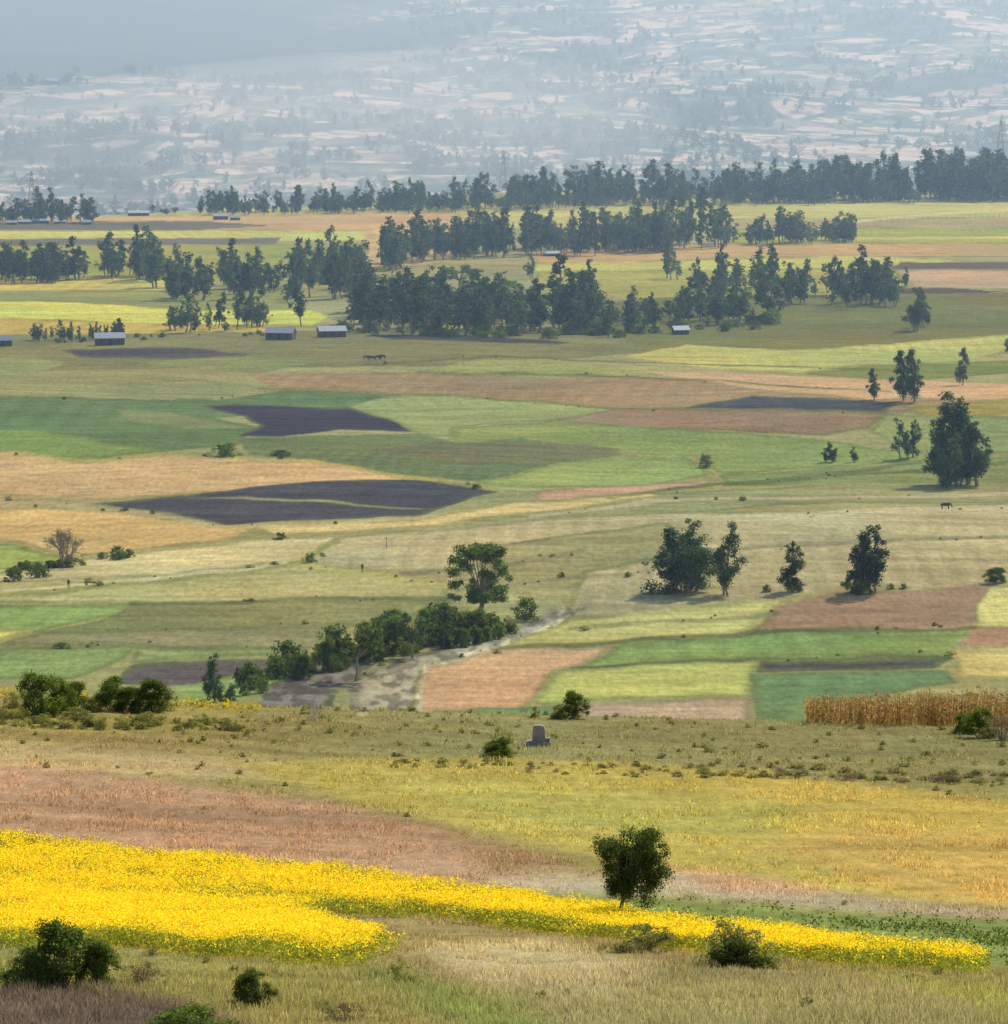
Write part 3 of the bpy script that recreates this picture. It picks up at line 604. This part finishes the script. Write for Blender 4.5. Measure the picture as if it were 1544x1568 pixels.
# ------------------------------------------------------------------ green row crop
W=GREEN; xs=np.arange(max(W[:,0].min(),-40),min(W[:,0].max(),60),.55); P=[]
for i,x0 in enumerate(xs):
    yy=np.arange(W[:,1].min(),W[:,1].max(),.75)+r.uniform(-.2,.2); P.append(np.stack([np.full(len(yy),x0)+r.normal(0,.1,len(yy))+.15*(yy-230),yy+r.normal(0,.2,len(yy))],1))
P=np.concatenate(P); k=inW(W)(P[:,0],P[:,1])&~inW(FLOWER)(P[:,0],P[:,1])&(r.uniform(0,1,len(P))<.1+.6*ss(.4,.6,fbm(P[:,0]/5,P[:,1]/8,501))); P=P[k]; z=Z(P[:,0],P[:,1])
pp=np.repeat(np.stack([P[:,0],P[:,1],z],1),8,0); pp+=r.normal(0,.11,pp.shape); pp[:,2]+=.14
V1,F1=leafquads(pp,np.tile([0,0,.5],(len(pp),1)),.08,r,.6); obj('green_row_crop',mk_mesh('green_row_crop',V1,F1,[M_bush]))
# ------------------------------------------------------------------ dried maize
n=1900
x0,y0=ground_pt(np.linspace(1240,1900,20),np.interp(np.linspace(1240,1900,20),[1240,1900],[1108,1118]))
xi=r.uniform(x0[0],x0[-1],n); yi=np.interp(xi,x0,y0)+r.uniform(-1,9,n); yi=np.minimum(yi,428)+r.uniform(-2,2,n); zi=Z(xi,yi)
hm=r.uniform(1.6,2.8,n)*(.92+.30*np.clip((xi-x0[0])/17,0,1.2))*(.85+.3*fbm(xi/2,yi/3,77)); an=r.uniform(0,6.28,n); st=[]; wst=.035
b=np.stack([xi,yi,zi],1); up=np.stack([r.normal(0,.16,n),r.normal(0,.16,n),hm],1)
for ang in(0,1.57):
    dv=np.stack([np.cos(an+ang)*wst,np.sin(an+ang)*wst,np.zeros(n)],1)
    st.append(np.stack([b-dv,b+dv,b+up+dv*.4,b+up-dv*.4],1).reshape(-1,3))
for j in range(8):
    f=r.uniform(.2,1.0,n)[:,None]; aa=r.uniform(0,6.28,n); ln=r.uniform(.25,.5,n)[:,None]; p=b+up*f
    dv=np.stack([np.cos(aa),np.sin(aa),r.uniform(-.7,.5,n)],1)*ln; wv=np.stack([-np.sin(aa),np.cos(aa),np.full(n,.4)],1)*.05
    st.append(np.stack([p,p+dv*.5+wv+[0,0,.08],p+dv+[0,0,-.12],p+dv*.5-wv+[0,0,.05]],1).reshape(-1,3))
V=np.concatenate(st); obj('dry_maize_crop',mk_mesh('dry_maize_crop',V,np.arange(len(V)).reshape(-1,4),[M_corn]))
# ------------------------------------------------------------------ buildings
M_tin=noise_mat('corrugated_tin',(.26,.29,.33),(.38,.41,.44),2,.55,.1,.0); M_mud=noise_mat('mud_wall',(.06,.045,.035),(.12,.09,.07),2); M_doorm=noise_mat('dark_door',(.02,.018,.016),(.05,.04,.035),4)
def boxv(x0,x1,y0,y1,z0,z1):
    V=np.array([[x,y,z] for z in(z0,z1) for x,y in((x0,y0),(x1,y0),(x1,y1),(x0,y1))],float)
    return V,np.array([(0,1,5,4),(1,2,6,5),(2,3,7,6),(3,0,4,7),(4,5,6,7),(3,2,1,0)])
def house(u,v,wpx,hpx,rz=0.15):
    x,y=g1(u,v); w_=wpx/FPX*y; h=hpx/FPX*y; dpt=w_*.5; wh=h*.6; e=empty('tin_roof_house'); e.location=(x,y,float(Z(x,y))-.1); e.rotation_euler=(0,0,rz)
    a,b_=w_/2*.93,dpt/2*.9
    V=np.array([[-a,-b_,0],[a,-b_,0],[a,b_,0],[-a,b_,0],[-a,-b_,wh],[a,-b_,wh],[a,b_,wh],[-a,b_,wh],[-a,0,h*.95],[a,0,h*.95]],float)
    me=bpy.data.meshes.new('walls'); me.from_pydata([tuple(q) for q in V],[],[(0,1,5,4),(2,3,7,6),(1,2,6,9,5),(3,0,4,8,7)]); me.materials.append(M_mud); obj('walls',me,parent=e)
    ov=.35; sl=(h*.95-wh)/b_
    RV=[];RF=[]
    for sgn in(-1,1):
        o_=len(RV); yb=sgn*(b_+ov); zb=wh-sl*ov+.06; c=[(-a-ov,0,h*.95+.06),(a+ov,0,h*.95+.06),(a+ov,yb,zb),(-a-ov,yb,zb)]
        RV+=c+[(p[0],p[1],p[2]+.08) for p in c]; RF+=[tuple(o_+k for k in f) for f in((3,2,1,0),(4,5,6,7),(0,1,5,4),(1,2,6,5),(2,3,7,6),(3,0,4,7))]
    me=bpy.data.meshes.new('roof'); me.from_pydata(RV,[],RF); me.materials.append(M_tin); obj('roof',me,parent=e)
    Vd,Fd=boxv(-a*.1,a*.15,-b_-.05,-b_-.003,0,min(2.0,wh*.85)); obj('door',mk_mesh('door',Vd,Fd,[M_doorm]),parent=e)
    for k_,cx in enumerate((-.6,.6)):
        Vd,Fd=boxv(a*cx-.4,a*cx+.4,-b_-.05,-b_-.003,wh*.4,wh*.75); obj('window_%d'%(k_+1),mk_mesh('window',Vd,Fd,[M_doorm]),parent=e)
for hsp in[(168,528,48,20),(430,520,46,20,-.25),(508,516,44,18,.25),(4,530,30,18),(338,336,24,10),(360,337,16,8),(212,330,34,8),(62,342,26,8),(18,344,16,7),(38,343,18,7),(132,344,16,8),(92,342,18,6),
   (1122,474,22,16),(1042,512,26,14,.4),(1110,432,28,11),(545,440,30,14),(497,436,18,14),(1050,486,26,12),(845,392,26,8),(700,318,14,6),(1212,424,16,10),(1335,432,20,10),(968,504,24,12,-.3)]:
    house(*hsp)
for X_,Y_ in[(-590,6300),(50,7650),(-60,7900),(560,7000),(830,7700),(-230,6100),(300,7900),(620,7300),(-480,5600),(640,6300)]:
    e=empty('mountain_house'); e.location=(X_,Y_,float(Z(X_,Y_))); Vd,Fd=boxv(-6,6,-4,4,0,4); obj('walls',mk_mesh('walls',Vd,Fd,[M_mud]),parent=e)
    me=bpy.data.meshes.new('roof'); me.from_pydata([(-7,-5,3.9),(7,-5,3.9),(7,0,7),(-7,0,7),(7,5,3.9),(-7,5,3.9)],[],[(0,1,2,3),(3,2,4,5)]); me.materials.append(M_tin); obj('roof',me,parent=e)
# ------------------------------------------------------------------ pylons
M_steel=noise_mat('galvanised_steel',(.25,.26,.28),(.35,.36,.38),3,.5,.05,.5)
def pylon(u,Y_,vtop):
    ax,az=ray(u,vtop); X_=float(ax)*Y_; zt=CZ+float(az)*Y_; zb=float(Z(X_,Y_)); H=zt-zb; P=[]; b0=H*.1
    def wdt(z): return b0*(1-z/H)**1.2+.35
    lv=np.linspace(0,H,9); cs=[(-1,-1),(1,-1),(1,1),(-1,1)]
    for c in cs: P.append((*tube([[c[0]*wdt(z),c[1]*wdt(z),z] for z in lv],[.13]*9,4),0))
    for i in range(8):
        for k_ in range(4):
            c,d_=cs[k_],cs[(k_+1)%4]; w0,w1=wdt(lv[i]),wdt(lv[i+1])
            P.append((*tube([[c[0]*w0,c[1]*w0,lv[i]],[d_[0]*w1,d_[1]*w1,lv[i+1]]],[.07,.07],4),0)); P.append((*tube([[d_[0]*w0,d_[1]*w0,lv[i]],[c[0]*w1,c[1]*w1,lv[i+1]]],[.07,.07],4),0))
    for z in(.68,.8,.92):
        P.append((*tube([[-H*.13,0,H*z],[0,0,H*(z+.02)],[H*.13,0,H*z]],[.08,.14,.08],4),0)); P.append((*tube([[-H*.13,0,H*z],[0,0,H*(z+.06)],[H*.13,0,H*z]],[.06,.08,.06],4),0))
    V,Fs,M=join(P); obj('power_pylon',mk_mesh('power_pylon',V,Fs,[M_steel],M),(X_,Y_,zb))
pylon(771,2800,230); pylon(48,2500,262); pylon(1533,2800,184)
# ------------------------------------------------------------------ stone marker
M_stone=noise_mat('weathered_stone',(.16,.14,.12),(.36,.33,.29),1.8,.95,.5)
x,y=g1(825,1142); e=empty('stone_monument'); e.location=(x,y,float(Z(x,y))); 
for nm,b_ in(('plinth',(-1.0,1.0,-.6,.6,-.2,.40)),('shaft',(-.50,.54,-.4,.4,.40,1.65)),('side_block',(.56,.94,-.35,.35,.40,.66))):
    Vd,Fd=boxv(*b_); me=mk_mesh(nm,Vd,Fd,[M_stone]); bm=bmesh.new(); bm.from_mesh(me)
    bmesh.ops.subdivide_edges(bm,edges=bm.edges,cuts=3,use_grid_fill=True)
    for v in bm.verts:
        q=np.random.default_rng(int(abs(v.co.x*91+v.co.y*37+v.co.z*53)*10)).normal(0,.02,3); v.co+=Vector(q)
        if nm=='shaft': v.co.x*=1-.06*(v.co.z-.4)
        if nm=='shaft' and v.co.z>1.45: v.co.x*=.85; v.co.z+=.08*(1-abs(v.co.x)*1.6)
    bm.to_mesh(me); bm.free(); obj(nm,me,parent=e)
# ------------------------------------------------------------------ animals, people, posts
def skin(name,verts,edges,radii,mat,loc,rz,scl=1):
    me=bpy.data.meshes.new(name); me.from_pydata([tuple(v) for v in verts],edges,[]); me.materials.append(mat)
    o=obj(name,me,loc,None,rz,(scl,)*3); md=o.modifiers.new('skin','SKIN')
    for i,rr in enumerate(radii):
        sv=me.skin_vertices[0].data[i]; sv.radius=(rr,rr) if not isinstance(rr,tuple) else rr
    me.skin_vertices[0].data[0].use_root=True; sb=o.modifiers.new('sub','SUBSURF'); sb.levels=1; sb.render_levels=1; return o
def cow(u,v,rz,mat):
    x,y=g1(u,v)
    V=[(-.75,0,1.15),(0,0,1.05),(.7,0,1.1),(1.05,0,1.2),(1.3,0,.85),(1.5,0,.4),  (-.75,.2,.9),(-.65,.2,.5),(-.75,.2,0),(-.75,-.2,.9),(-.65,-.2,.5),(-.75,-.2,0),
       (.65,.2,.8),(.68,.2,.42),(.65,.2,0),(.65,-.2,.8),(.68,-.2,.42),(.65,-.2,0),(-.98,0,1.1),(-1.02,0,.5)]
    E=[(0,1),(1,2),(2,3),(3,4),(4,5),(0,6),(6,7),(7,8),(0,9),(9,10),(10,11),(2,12),(12,13),(13,14),(2,15),(15,16),(16,17),(0,18),(18,19)]
    Rr=[.3,.38,.33,.2,.15,.09,.15,.07,.05,.15,.07,.05,.12,.07,.05,.12,.07,.05,.05,.03]
    skin('grazing_cow',V,E,Rr,mat,(x,y,float(Z(x,y))),rz)
M_cow=noise_mat('dark_hide',(.02,.015,.012),(.06,.035,.025),1.5); M_cow2=noise_mat('brown_hide',(.10,.05,.03),(.16,.08,.04),1.5)
for i,(u,v,rz) in enumerate([(561,551,.2),(570,552,3.0),(578,551,.4),(590,559,1.3),(586,550,2.8),(1448,780,.2)]): cow(u,v,rz,M_cow if i%3 else M_cow2)
def person(u,v):
    x,y=g1(u,v)
    V=[(0,0,.95),(0,0,1.15),(0,0,1.4),(0,0,1.52),(0,0,1.66),(.1,0,.88),(.13,.08,.48),(.14,.02,.04),(-.1,0,.88),(-.13,-.1,.5),(-.14,-.16,.04),(.2,0,1.38),(.26,.05,1.1),(.25,-.1,.88),(-.2,0,1.38),(-.27,0,1.1),(-.28,-.08,.85)]
    E=[(0,1),(1,2),(2,3),(3,4),(0,5),(5,6),(6,7),(0,8),(8,9),(9,10),(2,11),(11,12),(12,13),(2,14),(14,15),(15,16)]
    Rr=[.15,.14,.16,.06,.11,.09,.065,.05,.09,.065,.05,.07,.05,.035,.07,.05,.035]
    skin('farmer',V,E,Rr,M_cow2,(x,y,float(Z(x,y))),.3)
person(105,901); person(555,877)
x,y=g1(592,840); P=[(*tube([[0,0,-.1],[.02,0,1.0],[0,0,2.1]],[.08,.07,.05],6),0),(*tube([[-.4,0,2.0],[0,0,2.05],[.4,0,1.95]],[.04,.09,.04],6),0)]
V,Fs,M=join(P); obj('wooden_post',mk_mesh('wooden_post',V,Fs,[M_bark],M),(x,y,float(Z(x,y))))
P=[]; us=np.linspace(1340,1640,34); x,y=ground_pt(us,np.interp(us,[1340,1640],[340,330])); z=Z(x,y)
for i in range(34): P.append((*tube([[x[i],y[i],z[i]-.2],[x[i],y[i],z[i]+2.4]],[.07,.06],5),0))
for i in range(33): P.append((*tube([[x[i],y[i],z[i]+2.1],[x[i+1],y[i+1],z[i+1]+2.1]],[.02,.02],4),0))
V,Fs,M=join(P); obj('field_fence',mk_mesh('field_fence',V,Fs,[M_bark],M))
# ------------------------------------------------------------------ haze (real air volumes)
def haze_mat(name,den,colr,g_):
    m,t,o=new_mat(name); v=t.nodes.new('ShaderNodeVolumeScatter'); v.inputs['Color'].default_value=(*colr,1); v.inputs['Density'].default_value=den; v.inputs['Anisotropy'].default_value=g_
    t.links.new(v.outputs[0],o.inputs['Volume']); return m
def haze(name,bx,den,colr,g_):
    V,Fs=boxv(*bx); obj(name,mk_mesh(name,V,Fs,[haze_mat(name,den,colr,g_)]))
haze('valley_air',(-1300,1300,450,2898,-60,160),D1,(.52,.76,1),.45)
haze('mountain_haze',(-3000,3000,2900,9500,-260,330),D2,(.62,.82,1),.5)
bpy.ops.mesh.primitive_uv_sphere_add(segments=48,ring_count=24,location=(-380,5300,-75)); ob=bpy.context.object
ob.name='haze_bank'; ob.scale=(560,1050,120); ob.rotation_euler=(0,rad(-8),rad(8)); ob.data.materials.append(haze_mat('haze_bank',.00030,(.88,.95,1),.5))
